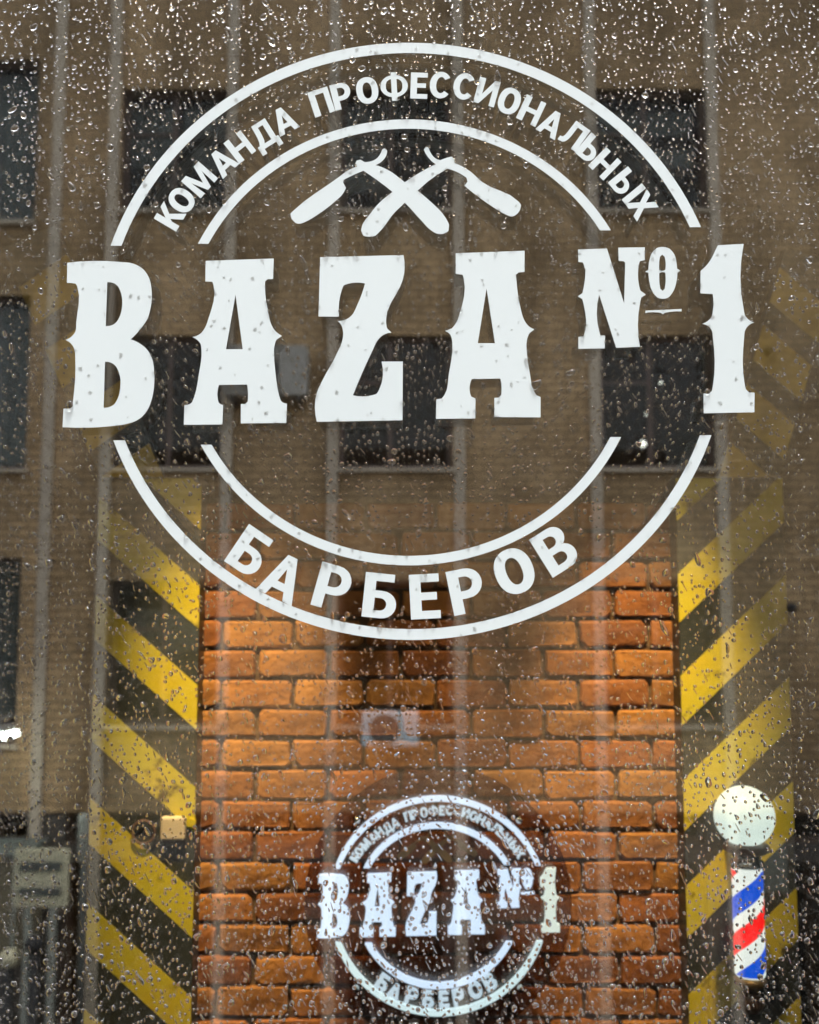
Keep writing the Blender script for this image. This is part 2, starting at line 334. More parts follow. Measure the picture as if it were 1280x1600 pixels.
GL = {
 'К': (.74, [[(0,0),(S_,0),(S_,.33),(.29,.44),(.50,0),(.755,0),(.43,.575),(.735,1),(.49,1),(.245,.64),(S_,.585),(S_,1),(0,1)]]),
 'О': (.80, [oval(.40,.5,.40,.515), oval(.40,.5,.40-S_,.515-H_)]),
 'М': (.96, [[(0,0),(S_,0),(.185,.66),(.40,0),(.56,0),(.775,.66),(.755,0),(.96,0),(.96,1),(.70,1),(.48,.32),(.26,1),(0,1)]]),
 'А': (.82, [[(0,0),(.215,0),(.275,.20),(.545,.20),(.605,0),(.82,0),(.515,1),(.305,1)], [(.33,.375),(.49,.375),(.41,.70)]]),
 'Н': (.78, [[(0,0),(S_,0),(S_,.41),(.575,.41),(.575,0),(.78,0),(.78,1),(.575,1),(.575,.59),(S_,.59),(S_,1),(0,1)]]),
 'Д': (.88, [[(0,-.2),(.19,-.2),(.19,0),(.69,0),(.69,-.2),(.88,-.2),(.88,.18),(.79,.18),(.79,1),(.20,1),(.18,.52),(.15,.33),(.09,.18),(0,.18)], [(.30,.18),(.585,.18),(.585,.825),(.39,.825),(.375,.50),(.35,.30)]]),
 'П': (.76, [[(0,0),(S_,0),(S_,.82),(.555,.82),(.555,0),(.76,0),(.76,1),(0,1)]]),
 'Р': (.70, [[(0,0),(S_,0),(S_,.33)] + bowl(.22,.33,1,.70) [::-1][0:0] + [(.30,.33)] + bowl(.31,.33,1,.70)[::-1][1:-1] + [(0,1)], [(S_,.505),(S_,.825)] + bowl(.30,.505,.825,.495)]),
 'Ф': (1.0, [[(.40,-.05),(.60,-.05),(.60,.09)] + [(.5+.5*math.sin(t), .52-.43*math.cos(t)) for t in np.linspace(.22, math.pi-.22, 16)] + [(.60,1.05),(.40,1.05)] + [(.5-.5*math.sin(t), .52+.43*math.cos(t)) for t in np.linspace(.22, math.pi-.22, 16)],
              [(.60,.255),(.66,.26),(.76,.33),(.80,.44),(.80,.60),(.76,.71),(.66,.785),(.60,.79)], [(.40,.255),(.34,.26),(.24,.33),(.20,.44),(.20,.60),(.24,.71),(.34,.785),(.40,.79)]]),
 'Е': (.62, [[(0,0),(.62,0),(.62,.18),(S_,.18),(S_,.42),(.56,.42),(.56,.59),(S_,.59),(S_,.82),(.615,.82),(.615,1),(0,1)]]),
 'С': (.76, [cshape(.80)]),
 'И': (.78, [[(0,0),(.195,0),(.575,.62),(.575,0),(.78,0),(.78,1),(.585,1),(S_,.385),(S_,1),(0,1)]]),
 'Л': (.80, [[(0,0),(.06,0),(.18,.02),(.27,.10),(.32,.24),(.345,.45),(.355,.82),(.595,.82),(.595,0),(.80,0),(.80,1),(.165,1),(.15,.50),(.135,.32),(.105,.21),(.05,.185),(0,.18)]]),
 'Ь': (.68, [[(0,0)] + [(.30,0)] + bowl(.31,0,.645,.68)[::-1][1:-1] + [(S_,.645),(S_,1),(0,1)], [(S_,.175),(S_,.475)] + bowl(.28,.175,.475,.48)]),
 'I': (.20, [[(0,0),(S_,0),(S_,1),(0,1)]]),
 'Х': (.80, [[(0,0),(.24,0),(.40,.325),(.56,0),(.80,0),(.53,.505),(.79,1),(.555,1),(.40,.69),(.245,1),(.01,1),(.27,.505)]]),
 'Б': (.68, [[(0,0)] + bowl(.31,0,.615,.69)[::-1][0:-1] + [(S_,.615),(S_,.825),(.61,.825),(.61,1),(0,1)], [(S_,.17),(S_,.45)] + bowl(.28,.17,.45,.485)]),
 'В': (.71, [[(0,0)] + bowl(.33,0,.56,.71)[::-1][0:-2] + [(.60,.525)] + bowl(.31,.50,1,.675)[::-1][3:-1] + [(0,1)], [(S_,.165),(S_,.42)] + bowl(.30,.165,.42,.50), [(S_,.58),(S_,.835)] + bowl(.30,.58,.835,.465)]),
}
def glyph(ch):
    """list of (vertices, faces), centred, cap height 1"""
    if ch == 'Ы':
        V, F = glyph('Ь'); V = [(x-.12, y) for x, y in V]; n = len(V)
        return V + [(.34, -.5), (.34+S_, -.5), (.34+S_, .5), (.34, .5)], F + [(n, n+1, n+2, n+3)]
    w_, loops = GL[ch]; V, F = poly_tess(loops)
    return [(x-w_/2, y-.5) for x, y in V], F
def text_shapes():
    out = []
    for L, cap, top, wx in ((TOPTXT, 40.5, True, 1.06), (BOTTXT, 70, False, 1.08)):
        for ch, cx, cyy in L:
            V, F = glyph(ch); dx, dy = cx-640, cyy-534
            b = 401.0; a = b*1.058; nx, ny = dx/a**2, dy/b**2; n = math.hypot(nx, ny); nx /= n; ny /= n
            ux, uy = (nx, ny) if top else (-nx, -ny)          # the letter's up direction, image axes (y down)
            rx, ry = -uy, ux                                   # right
            out.append(([(cx + cap*(x*wx*rx + y*ux), cyy + cap*(x*wx*ry + y*uy)) for x, y in V], F))
    return out
TEXT = text_shapes()
def flat_obj(name, V2, F, y0, th, mat_, parent, mp):
    """prism of a flat drawing: V2 (image coordinates) through mp -> x,z ; front at y0-th, back at y0"""
    P = [mp(u, v) for u, v in V2]; n = len(P)
    bm = bmesh.new(); vs = [bm.verts.new((x, y0-th, z)) for x, z in P]
    for f in F:
        try: bm.faces.new([vs[i] for i in f])
        except ValueError: pass
    bmesh.ops.remove_doubles(bm, verts=bm.verts, dist=1e-6)
    bm.normal_update()
    if sum(f.normal.y*f.calc_area() for f in bm.faces) > 0: bmesh.ops.reverse_faces(bm, faces=bm.faces)
    r = bmesh.ops.extrude_face_region(bm, geom=bm.faces[:], use_keep_orig=True)
    for g in r['geom']:
        if isinstance(g, bmesh.types.BMVert): g.co.y = y0
    bmesh.ops.recalc_face_normals(bm, faces=bm.faces)
    m = MB(); m.bm(bm); return m.build(name, mat_, parent)
# ------------------------------------------------------------------ shop: walls, room
def struct(name, m, mat_): return tag(m.build(name, mat_), kind='structure')
WX, WZ0, WZ1 = 1.15, .40, 2.85
WXL = 1.15
shop = empty('shop_building', (0, 0, 0), 'brown rendered shop front around the rain-covered display window', 'building')
m = MB(); m.box(-6, -WXL-.06, -.06, .12, -4, 5.2); m.box(WXL+.06, 6, -.06, .12, -4, 5.2); m.box(-WXL-.06, WXL+.06, -.06, .12, WZ1+.06, 5.2); m.box(-WXL-.06, WXL+.06, -.06, .12, -4, WZ0-.06)
m.build('front_wall', M['concrete'], shop)
MB().box(-6, 6, .12, 8, 5.1, 5.3).build('roof', M['concrete'], shop)
m = MB(); m.box(-6, -5.8, .12, 8, -4, 5.1); m.box(5.8, 6, .12, 8, -4, 5.1); m.box(-6, 6, 8, 8.2, -4, 5.1); m.build('wall', M['concrete'], shop)
BY = 1.20
struct('room_floor', MB().box(-2.6, 2.6, .12, BY+.2, -.1, 0), M['plaster'])
struct('ceiling', MB().box(-2.6, 2.6, .12, BY+.2, 3.05, 3.15), M['plaster'])
m = MB(); m.box(-2.7, -2.6, .12, BY+.2, 0, 3.05); m.box(2.6, 2.7, .12, BY+.2, 0, 3.05)
struct('wall_side', m, M['plaster'])
struct('wall_back', MB().box(-2.6, 2.6, BY+.03, BY+.2, 0, 3.05), M['plaster'])

win = empty('shop_window', (0, .02, WZ0), 'large double-glazed display window with a dark frame, wet with rain', 'window')
m = MB(); m.box(-WXL-.06, -WXL, -.05, .10, WZ0-.06, WZ1+.06); m.box(WXL, WXL+.06, -.05, .10, WZ0-.06, WZ1+.06)
m.box(-WXL, WXL, -.05, .10, WZ1, WZ1+.06); m.box(-WXL, WXL, -.05, .10, WZ0-.06, WZ0); m.build('frame', M['frame'], win)
MB().box(-WXL, WXL, 0, .006, WZ0, WZ1).build('pane', M['pane'], win)
MB().box(-WXL, WXL, .030, .036, WZ0, WZ1).build('pane', M['pane'], win)

# brick wall, brick by brick
bw = empty('brick_wall', (0, BY, 0), 'orange-brown brick panel lit warm between the two striped boards', 'wall')
xl, _ = at(295, 1300, BY); xr, _ = at(1082, 1300, BY)
Jx, _ = at(400, 1272, BY); px_b = FPX/2.7
Lb = 110/px_b; Hb = 45.6/px_b
_, zj = at(640, 1248.5, BY)
brick_meshes = []
def brick_verts(w_, h_, rs):
    g = lambda s: rs.uniform(-s, s)*1.7
    o = [(-w_/2, -h_/2), (w_/2, -h_/2), (w_/2, h_/2), (-w_/2, h_/2)]
    d = .014+rs.uniform(-.002, .003); V = []
    # eight-sided outline: corners knocked off
    out = []
    for i, (x, z) in enumerate(o):
        sx = 1 if x > 0 else -1; sz = 1 if z > 0 else -1; c = rs.uniform(.003, .014)
        a = (x-sx*c+g(.0015), z+g(.0016)); b = (x+g(.0016), z-sz*c+g(.0015))
        out += [a, b] if i in (1, 3) else [b, a]
    for f, yy in ((1.0, 0.0), (1.0, -d+.004), (.90, -d)):
        for x, z in out: V.append((x - (1-f)*.04*(1 if x > 0 else -1), yy + (g(.0012) if yy < -d+.001 else 0), z - (1-f)*.04*(1 if z > 0 else -1)))
    F = []
    for k in range(2):
        for i in range(8): j = (i+1) % 8; F.append((k*8+i, k*8+j, k*8+8+j, k*8+8+i))
    F.append(tuple(16+i for i in range(8))); return V, F
rs = random.Random(5)
def brick_mesh(w_, k):
    me = bpy.data.meshes.new('brick'); V, F = brick_verts(w_, Hb-.009, rs); me.from_pydata(V, [], F); me.materials.append(M['brick']); me.update(); return me
full = [brick_mesh(Lb-.010, k) for k in range(9)]; cuts = {}
rest = MB(); nb = 0
ztopb = zj + round((at(640, 800, BY)[1]-zj)/Hb)*Hb; row_top = int(round((ztopb-zj)/Hb)); row_bot = -int((zj-.02)/Hb)
MB().box(xl, xr, BY+.004, BY+.028, 0.0, ztopb).build('mortar_bed', M['mortar'], bw)
zlo = at(640, 1640, BY)[1]; zhi = at(640, 60, BY)[1]
for r in range(row_bot, row_top):
    zc = zj + (r+.5)*Hb
    off = Jx if r % 2 == 0 else Jx+Lb/2
    i0 = int(math.floor((xl-off)/Lb))
    for i in range(i0, i0+9):
        a, b = max(xl, off+i*Lb), min(xr, off+(i+1)*Lb)
        if b-a < .03: continue
        xc = (a+b)/2; wj = b-a
        if zlo < zc < zhi and nb < 300:
            if wj > Lb-.001: me = rs.choice(full)
            else:
                key = (round(wj, 3), rs.randrange(2))
                if key not in cuts: cuts[key] = brick_mesh(wj-.010, 0)
                me = cuts[key]
            o = bpy.data.objects.new('brick', me); link(o, bw)
            o.location = (xc+rs.uniform(-.001, .001), .004+rs.uniform(-.0018, .0018), zc+rs.uniform(-.0012, .0012)); o.rotation_euler = (rs.uniform(-.012, .012), rs.uniform(-.012, .012), rs.uniform(-.014, .014)); nb += 1
        else:
            V, F = brick_verts(wj-.010, Hb-.009, rs); n = len(rest.v)
            rest.v += [(x+xc, y+BY+.004, z+zc) for x, y, z in V]; rest.f += [tuple(n+q for q in f) for f in F]
tag(rest.build('bricks_beyond_view', M['brick'], bw), kind='stuff')
bw.children[-1].name = 'brick_courses'

# striped boards
PY = 1.12
def clip_poly(poly, f):
    out = []
    for i in range(len(poly)):
        a, b = poly[i], poly[(i+1) % len(poly)]; fa, fb = f(a), f(b)
        if fa >= 0: out.append(a)
        if (fa >= 0) != (fb >= 0): t = fa/(fa-fb); out.append((a[0]+t*(b[0]-a[0]), a[1]+t*(b[1]-a[1])))
    return out
def striped(ul, ur, v_l, v_r, period, thick, label, grow):
    x0, x1 = at(ul, 1300, PY)[0], at(ur, 1300, PY)[0]
    t = empty('striped_board', ((x0+x1)/2, PY, 0), label, 'striped board', 'striped boards beside the brick wall')
    ztop = at(640, 745, PY)[1]
    MB().box(x0, x1, PY, BY+.028, .01, ztop, ch=.003).build('board', M['black'], t)
    zl, zr = at(640, v_l, PY)[1], at(640, v_r, PY)[1]; sl = (zr-zl)/(x1-x0)
    dz = period/FPX*(PY+1.5); th = thick/FPX*(PY+1.5)
    for k in range(-6, 7):
        a = zl - k*dz     # top line of the stripe at the left edge
        P = [(x0+.001, a), (x1-.001, a+sl*(x1-x0)), (x1-.001, a-th+sl*(x1-x0)), (x0+.001, a-th)]
        P = clip_poly(P, lambda p: ztop-.004-p[1]); P = clip_poly(P, lambda p: p[1]-.02)
        if len(P) < 3: continue
        V = [(x, PY-.0012, z) for x, z in P]; n = len(V); V += [(x, PY+.001, z) for x, z in P]
        F = [tuple(range(n))[::-1], tuple(range(n, 2*n))] + [(i, (i+1) % n, n+(i+1) % n, n+i) for i in range(n)]
        mesh_obj('stripe', V, F, M['yellow'], t)
    return x0, x1, ztop
L0, L1, LZ = striped(139, 305, 1247, 1393, 154.5, 68, 'black board with yellow stripes slanting down to the right, left of the brick wall', 1)
R0, R1, RZ = striped(1069, 1242, 1385, 1221, 158, 76, 'black board with yellow stripes rising to the right, behind the barber pole', -1)
# slanted braces above the boards
def brace(pts, label, n, lean):
    P = [at(u, v, PY+.03) for u, v in pts]     # foot centre, head centre
    a, b = Vector(P[0]), Vector(P[1]); d = (b-a).normalized(); q = Vector((d.y, -d.x)); hw = .075
    t = empty('slanted_brace', (a.x, PY+.03, a.y), label, 'striped brace', 'striped braces above the boards')
    C = [a-q*hw, a+q*hw, b+q*hw, b-q*hw]
    V = [(c.x, PY+.03, c.y) for c in C] + [(c.x, PY+.07, c.y) for c in C]
    mesh_obj('board', V, [(0,1,2,3), (7,6,5,4), (0,4,5,1), (1,5,6,2), (2,6,7,3), (3,7,4,0)], M['black'], t)
    L = (b-a).length; s = Vector((lean, .72)).normalized()
    for k in range(n):
        c0 = a + d*(L*(k+.15)/n); hh = L/n*.30
        Q = []
        for sx, sz in ((-1,-1), (1,-1), (1,1), (-1,1)):
            base = c0 + d*(sz*hh); u_ = s - d*s.dot(d); dirv = s/abs(s.dot(q))
            Q.append(base + dirv*(sx*hw*(1 if s.dot(q) > 0 else -1)))
        V = [(c.x, PY+.0285, c.y) for c in Q] + [(c.x, PY+.031, c.y) for c in Q]
        mesh_obj('stripe', V, [(0,1,2,3), (7,6,5,4), (0,4,5,1), (1,5,6,2), (2,6,7,3), (3,7,4,0)], M['braceyellow'], t)
brace([(215, 765), (45, 370)], 'dim striped brace leaning up and left from the left striped board', 4, 1.0)
brace([(1165, 765), (1270, 400)], 'dim striped brace leaning up and right from the right striped board', 4, -.8)

# ceiling spotlights
for i, (sx, ux, vv, lab) in enumerate(((-.50, 385, 1350, 'left warm track spotlight above the brick wall'), (.05, 690, 1270, 'middle warm track spotlight above the round sign'), (.60, 1000, 1300, 'right warm track spotlight above the barber pole'))):
    p = Vector((sx, .42, 2.86)); tx, tz = at(ux, vv, BY); d = (Vector((tx, BY, tz))-p).normalized()
    t = empty('track_spotlight', p, lab, 'spotlight', 'warm spotlights on the shop ceiling')
    MB().box(p.x-.01, p.x+.01, p.y-.01, p.y+.01, p.z, 3.05).build('stem', M['frame'], t)
    MB().tube(p-d*.06, p+d*.08, .035, .045, 20, False).build('lamp_body', M['frame'], t, True)
    MB().tube(p+d*.068, p+d*.070, .038, .038, 20).build('lens', M['spotlens'], t)
    ld = bpy.data.lights.new('spot', 'SPOT'); ld.energy = (112, 40, 112)[i]; ld.color = (1.0, .66, .29); ld.spot_size = math.radians((27, 17, 26)[i]); ld.spot_blend = 1.0; ld.shadow_soft_size = .035
    lo = bpy.data.objects.new('spot_light', ld); link(lo); lo.location = p+d*.10; lo.rotation_euler = (-d).to_track_quat('Z', 'Y').to_euler()

# ------------------------------------------------------------------ window decal
decal = empty('window_decal', (0, 0, at(640, 534, 0)[1]), 'big round white vinyl logo with slab letters, razors and two rings stuck on the window', 'decal')
gp = lambda u, v: at(u, v, 0.0)
for nm, loops, _c in SLABS: V, F = poly_tess(loops); flat_obj(nm, V, F, -.00015, .0003, M['vinyl'], decal, gp)
for k, loops in enumerate(RAZORS): V, F = poly_tess(loops); flat_obj('razor', V, F, -.00015, .0003+.0001*k, M['vinyl'], decal, gp)
for loops in ARCS: V, F = poly_tess(loops); flat_obj('ring_arc', V, F, -.00015, .0003, M['vinyl'], decal, gp)
for V, F in TEXT: flat_obj('letter', V, F, -.00015, .0003, M['vinyl'], decal, gp)

# ------------------------------------------------------------------ lit round sign inside
SY = 1.02
sc0 = at(685, 1416, SY)
sign = empty('round_light_sign', (sc0[0], SY, sc0[1]), 'round backlit sign with glowing white letters on a dark brown disc before the bricks', 'sign')
rad = 205/FPX*(SY+1.5)
MB().lathe((sc0[0], SY+.03, sc0[1]), [(0, -.004), (rad-.003, -.004), (rad, -.001), (rad, .006), (0, .006)], 72, 'y').build('backing_disc', M['disc'], sign)
for a in (45, 135, 225, 315):
    c = Vector((sc0[0]+rad*.86*math.cos(math.radians(a)), 0, sc0[1]+rad*.86*math.sin(math.radians(a))))
    MB().tube((c.x, SY+.016, c.z), (c.x, BY, c.z), .008, .008, 12).build('standoff', M['chrome'], sign, True)
def smap(u, v):
    U = 495+(u-97)*.3513
    if v < 383: V_ = 1244+(v-67)*(1358-1244)/(383-67)
    elif v < 668: V_ = 1358+(v-383)*(1466-1358)/285.
    else: V_ = 1466+(v-668)*(1590-1466)/(1000-668.)
    return at(U, V_, SY)
for nm, loops, c in SLABS:
    V, F = poly_tess([loops[0]] + loops[1:]); flat_obj(nm, V, F, SY+.018, .018, M['ledw' if c == 'w' else 'led'], sign, smap)
ARC2 = [arc(638, 534, 478, 454, 24, 384, 370, True), arc(640, 534, 478, 452, 24, 690, 684, False), arc(636, 535, 356, 338, 24, 381, 366, True), arc(638, 534, 356, 338, 24, 695, 688, False)]
for k, loops in enumerate(ARC2): V, F = poly_tess(loops); flat_obj('ring_arc', V, F, SY+.018, .015, M['ledg' if k == 1 else 'led'], sign, smap)
for V, F in TEXT: flat_obj('letter', V, F, SY+.018, .010, M['leds'], sign, smap)
for k, loops in enumerate(RAZORS): V, F = poly_tess(loops); flat_obj('razor', V, F, SY+.0255-.001*k, .003, M['gold'], sign, smap)

# ------------------------------------------------------------------ barber pole
QY = .96
px = (QY+1.5)/FPX
gx, gz = at(1163, 1275, QY); tz = lambda v: at(1170, v, QY)[1]; tx = at(1170, 1440, QY)[0]
pole = empty('barber_pole', (tx, QY, tz(1545)), 'glowing barber pole with white globe and red and blue spiral stripes', 'barber pole')
R = 45*px
MB().lathe((gx, QY, gz), [(max(R*math.sin(t), 1e-5), -R*math.cos(t)) for t in np.linspace(0, math.pi, 29)], 48).build('globe', M['globe'], pole, True)
def lz(prof, name, mt): MB().lathe((tx, QY, 0), [(r*px, tz(v)) for r, v in prof], 40).build(name, mt, pole, True)
lz([(0, 1316), (30, 1317), (34, 1321), (34, 1328), (28, 1332), (24, 1333)], 'top_cap', M['brown'])
lz([(24, 1333), (19, 1336), (19, 1341), (24, 1344), (25, 1350), (23, 1354), (0, 1355)], 'collar', M['chrome'])
rt = 22.5
lz([(0, 1354), (rt-2, 1355), (rt, 1358), (rt, 1521), (rt-2, 1524), (0, 1524)], 'tube', M['polew'])
zt, zb = tz(1358), tz(1521); pitch = 114*px; hw = 16*px
def helix(zc, mt):
    V = []; F = []; N = 220; t0 = -6*math.pi
    for i in range(N*6+1):
        t = t0+2*math.pi*i/60
        zc_ = zc+pitch*(t/(2*math.pi)); a, b = max(zb, zc_-hw), min(zt, zc_+hw)
        if a >= b-1e-5: V.append(None); continue
        # t = 0 faces the camera (-y), rising to the right (+x)
        x, y = (rt+.5)*px*math.sin(t), -(rt+.5)*px*math.cos(t)
        V.append(((tx+x, QY+y, a), (tx+x, QY+y, b)))
    verts = []; idx = {}
    for i, q in enumerate(V):
        if q: idx[i] = len(verts); verts += [q[0], q[1]]
    for i in range(len(V)-1):
        if V[i] and V[i+1]: a, b = idx[i], idx[i+1]; F.append((a, b, b+1, a+1))
    mesh_obj('stripe', verts, F, mt, pole, True)
helix(tz(1389), M['blue']); helix(tz(1446), M['red'])
lz([(0, 1524), (21, 1525), (24, 1530), (22, 1538), (15, 1543), (0, 1548)], 'bottom_cap', M['gold'])
lz([(0, 1548), (12, 1549), (17, 1556), (19, 1568), (14, 1580), (0, 1584)], 'finial', M['brown'])
for v in (1325, 1541):
    MB().box(tx-.008, tx+.008, QY+.02, PY+.001, tz(v)-.008, tz(v)+.008).build('bracket', M['brown'], pole)

# fittings on the left board
def on(u, v, Y): x, z = at(u, v, Y); return x, z
x0, z0 = on(253, 1311, PY); x1, z1 = on(292, 1274, PY)
jb = empty('junction_box', ((x0+x1)/2, PY, (z0+z1)/2), 'small beige box with rounded corners on the left striped board', 'junction box')
MB().box(x0, x1, PY-.022, PY-.0012, z0, z1, ch=.006).build('housing', M['beige'], jb, False)
cx, cz = on(301, 1284, PY); MB().tube((cx, PY-.014, cz), (cx, PY-.0012, cz), .010, .010, 20).build('knob', M['yellow'], jb)
cx, cz = on(226, 1299, PY)
cr = MB().torus((cx, PY-.010, cz), .028, .0032).build('cable_loop', M['bead']); tag(cr, 'brown cable loop hanging left of the beige box', 'cable')

# ------------------------------------------------------------------ street and the building across it
FY = 11.0; ST = -4.0
struct('terrace', MB().box(-7, 7, -2.0, -.06, -.3, -.02), M['concrete'])
struct('terrace_wall', MB().box(-7, 7, -2.0, -1.8, ST-.3, -.3), M['concrete'])
struct('street', MB().box(-300, 300, -300, 300, ST-.4, ST), M['asphalt'])
struct('pavement', MB().box(-40, 40, -FY+.0, -FY+1.6, ST, ST+.13), M['concrete'])
def F(u, v, Y=FY): x, z = at(u, v, Y); return x, z
bld = empty('apartment_building', (0, -FY, ST), 'brown apartment building across the street with pale vertical ribs, mirrored in the window', 'building')
cols = [(-158, 47, 'e'), (183, 350, 'n'), (531, 706, 'n'), (938, 1114, 'n'), (1335, 1510, 'n'), (-560, -390, 'n')]
rows = {'n': [(-250, -60), (137, 328), (523, 731), (907, 1133)], 'e': [(-290, -40), (90, 345), (460, 732), (870, 1163)]}
opens = []
for a, b, k in cols:
    for ri, (va, vb) in enumerate(rows[k]):
        xa = F(a, 500)[0]; xb = F(b, 500)[0]; opens.append((xa, xb, F(640, vb)[1], F(640, va)[1], ri, a))
zg = F(640, 1272)[1]; TOPZ = 15.5; XL, XR = -22.0, 22.0  # unseen top and ends made big to block sky light from the decal
# ground floor openings
gro = []
gx_ = [(-560, 45), (100, 345), (372, 505), (537, 700), (735, 910), (945, 1105), (1140, 1500)]
for a, b in gx_:
    gro.append((F(a, 1300)[0], F(b, 1300)[0], ST+.35, F(640, 1347)[1]))
    gro.append((F(a, 1300)[0], F(b, 1300)[0], F(640, 1320)[1], zg))
xs = sorted(set([XL, XR] + [q for o in opens for q in o[:2]] + [q for o in gro for q in o[:2]])); zs = sorted(set([ST, TOPZ] + [q for o in opens for q in o[2:4]] + [q for o in gro for q in o[2:4]]))
m = MB(); mg = MB(); holes = [o[:4] for o in opens] + gro
for i in range(len(xs)-1):
    for j in range(len(zs)-1):
        cx, cz = (xs[i]+xs[i+1])/2, (zs[j]+zs[j+1])/2
        if any(h[0] < cx < h[1] and h[2] < cz < h[3] for h in holes): continue
        mm = m if zs[j] >= zg-.001 else mg; n = len(mm.v); mm.v += [(xs[i], -FY, zs[j]), (xs[i+1], -FY, zs[j]), (xs[i+1], -FY, zs[j+1]), (xs[i], -FY, zs[j+1])]; mm.f.append((n+3, n+2, n+1, n))
m.build('front_wall', M['facade'], bld); mg.build('ground_floor_wall', M['plinth'], bld)
def reveal(x0, x1, z0, z1, par):
    m = MB()
    for q in (((x0, z0), (x1, z0)), ((x1, z0), (x1, z1)), ((x1, z1), (x0, z1)), ((x0, z1), (x0, z0))):
        n = len(m.v); (a, b), (c, d) = q; m.v += [(a, -FY, b), (c, -FY, d), (c, -FY-.30, d), (a, -FY-.30, b)]; m.f.append((n, n+1, n+2, n+3))
    m.build('reveal', M['reveal'], par)
m = MB(); m.box(XL, XL+.2, -FY-4, -FY-.001, ST, TOPZ); m.box(XR-.2, XR, -FY-4, -FY-.001, ST, TOPZ); m.box(XL+.2, XR-.2, -FY-4, -FY-3.8, ST, TOPZ); m.build('wall', M['facade'], bld)
MB().box(XL-.2, XR+.2, -FY-4.2, -FY+.25, TOPZ, TOPZ+.25).build('roof', M['concrete'], bld)
for v in (-120, 430, 815, 1215):
    z = F(640, v)[1]; MB().box(XL+.2, XR-.2, -FY-3.8, -FY-.31, z-.1, z+.1).build('floor_slab', M['dark'], bld)
MB().box(XL+.2, XR-.2, -FY-2.2, -FY-2.1, ST, TOPZ-.02).build('inner_wall', M['dark'], bld)
for u in (82, 171, 358, 521, 717, 928, 1121, 1320, 1525, -175, -375, -575):
    x = F(u, 500)[0]; MB().box(x-.068, x+.068, -FY, -FY+.07, ST, TOPZ-.01, ch=.012).build('rib', M['rib'], bld)
for z in (F(640, 1262)[1],):
    m = MB(); xr_ = [XL] + sorted(F(u, 500)[0] for u in (82, 171, 358, 521, 717, 928, 1121, 1320, 1525, -175, -375, -575)) + [XR]
    for a, b in zip(xr_[:-1], xr_[1:]): m.box(a+.07, b-.07, -FY+.001, -FY+.05, z-.04, z+.04)
    m.build('cornice', M['facade'], bld)
for (x0, x1, z0, z1, ri, u) in opens:
    y = -FY-.16; fw = .055; xm = x0+(x1-x0)*(.45 if u != 183 else .48); zm = z0+(z1-z0)*.66
    m = MB(); m.box(x0, x0+fw, y-.03, y+.03, z0, z1); m.box(x1-fw, x1, y-.03, y+.03, z0, z1); m.box(x0+fw, x1-fw, y-.03, y+.03, z0, z0+fw); m.box(x0+fw, x1-fw, y-.03, y+.03, z1-fw, z1)
    m.box(xm-.03, xm+.03, y-.028, y+.028, z0+fw, z1-fw); m.box(x0+fw, xm-.03, y-.025, y+.025, zm-.02, zm+.02)
    f = m.build('window', M['wframe'], bld)
    for a, b, c, d in ((x0+fw, xm-.03, z0+fw, zm-.02), (x0+fw, xm-.03, zm+.02, z1-fw), (xm+.03, x1-fw, z0+fw, z1-fw)):
        MB().box(a, b, y-.005, y+.001, c, d).build('pane', M['pane_far'], f)
    MB().box(x0-.04, x1+.04, -FY+.001, -FY+.09, z0-.05, z0-.004).build('sill', M['rib'], f)
    reveal(x0, x1, z0, z1, f); k = (ri, u)
    C = {(1, 183): [(.0, .42, .45, .95), (.52, 1, .7, .95), (.62, .98, .42, .62)], (1, 531): [(.0, .38, .25, .95)], (1, 938): [(.05, .95, .72, .92), (.4, .95, .45, .6)],
         (1, -158): [(0, .97, .0, .98)], (2, -158): [(0, .97, 0, .98)], (3, -158): [(0, .97, .12, .98)], (3, 183): [(.1, .75, .5, .8)], (0, 531): [(0, .9, .3, 1)]}.get(k, [])
    for a, b, c, d in C:
        xa, xb = x0+(x1-x0)*a, x0+(x1-x0)*b; za, zb_ = z0+(z1-z0)*c, z0+(z1-z0)*d
        n = max(4, int((xb-xa)/.05)); V = []; Fq = []
        for i in range(n+1):
            xx = xa+(xb-xa)*i/n; yy = -FY-.36-.025*(i % 2); V += [(xx, yy, za), (xx, yy, zb_)]
        for i in range(n): Fq.append((2*i, 2*i+2, 2*i+3, 2*i+1))
        mesh_obj('curtain', V, Fq, M['cloth'], f, True)
for x0, x1, z0, z1 in gro:
    y = -FY-.2; m = MB(); m.box(x0, x0+.05, y-.03, y+.03, z0, z1); m.box(x1-.05, x1, y-.03, y+.03, z0, z1); m.box(x0+.05, x1-.05, y-.03, y+.03, z1-.05, z1); m.box(x0+.05, x1-.05, y-.03, y+.03, z0, z0+.05)
    f = m.build('window', M['wframe'], bld); MB().box(x0+.05, x1-.05, y-.005, y+.001, z0+.05, z1-.05).build('pane', M['pane_far'], f); reveal(x0, x1, z0, z1, f)
# lit pendants in the right middle window
for u, v, r, lab in ((1005, 693, .042, 'lowest and brightest of the three bulbs in the mirrored window'), (1012, 646, .024, 'middle one of the three bulbs in the mirrored window'), (1033, 597, .018, 'topmost dim bulb in the mirrored window')):
    x, z = at(u, v, FY+.9)
    t = empty('pendant_bulb', (x, -FY-.9, z), lab, 'bulb', 'lit bulbs in the mirrored window')
    MB().lathe((x, -FY-.9, z), [(max(1e-4, r*math.sin(a)), -r*math.cos(a)) for a in np.linspace(0, math.pi, 9)], 14).build('bulb', M['bulb'], t, True)
    MB().tube((x, -FY-.9, z+r*.98), (x, -FY-.9, z+.35), .005, .005, 6).build('cord', M['rubber'], t)
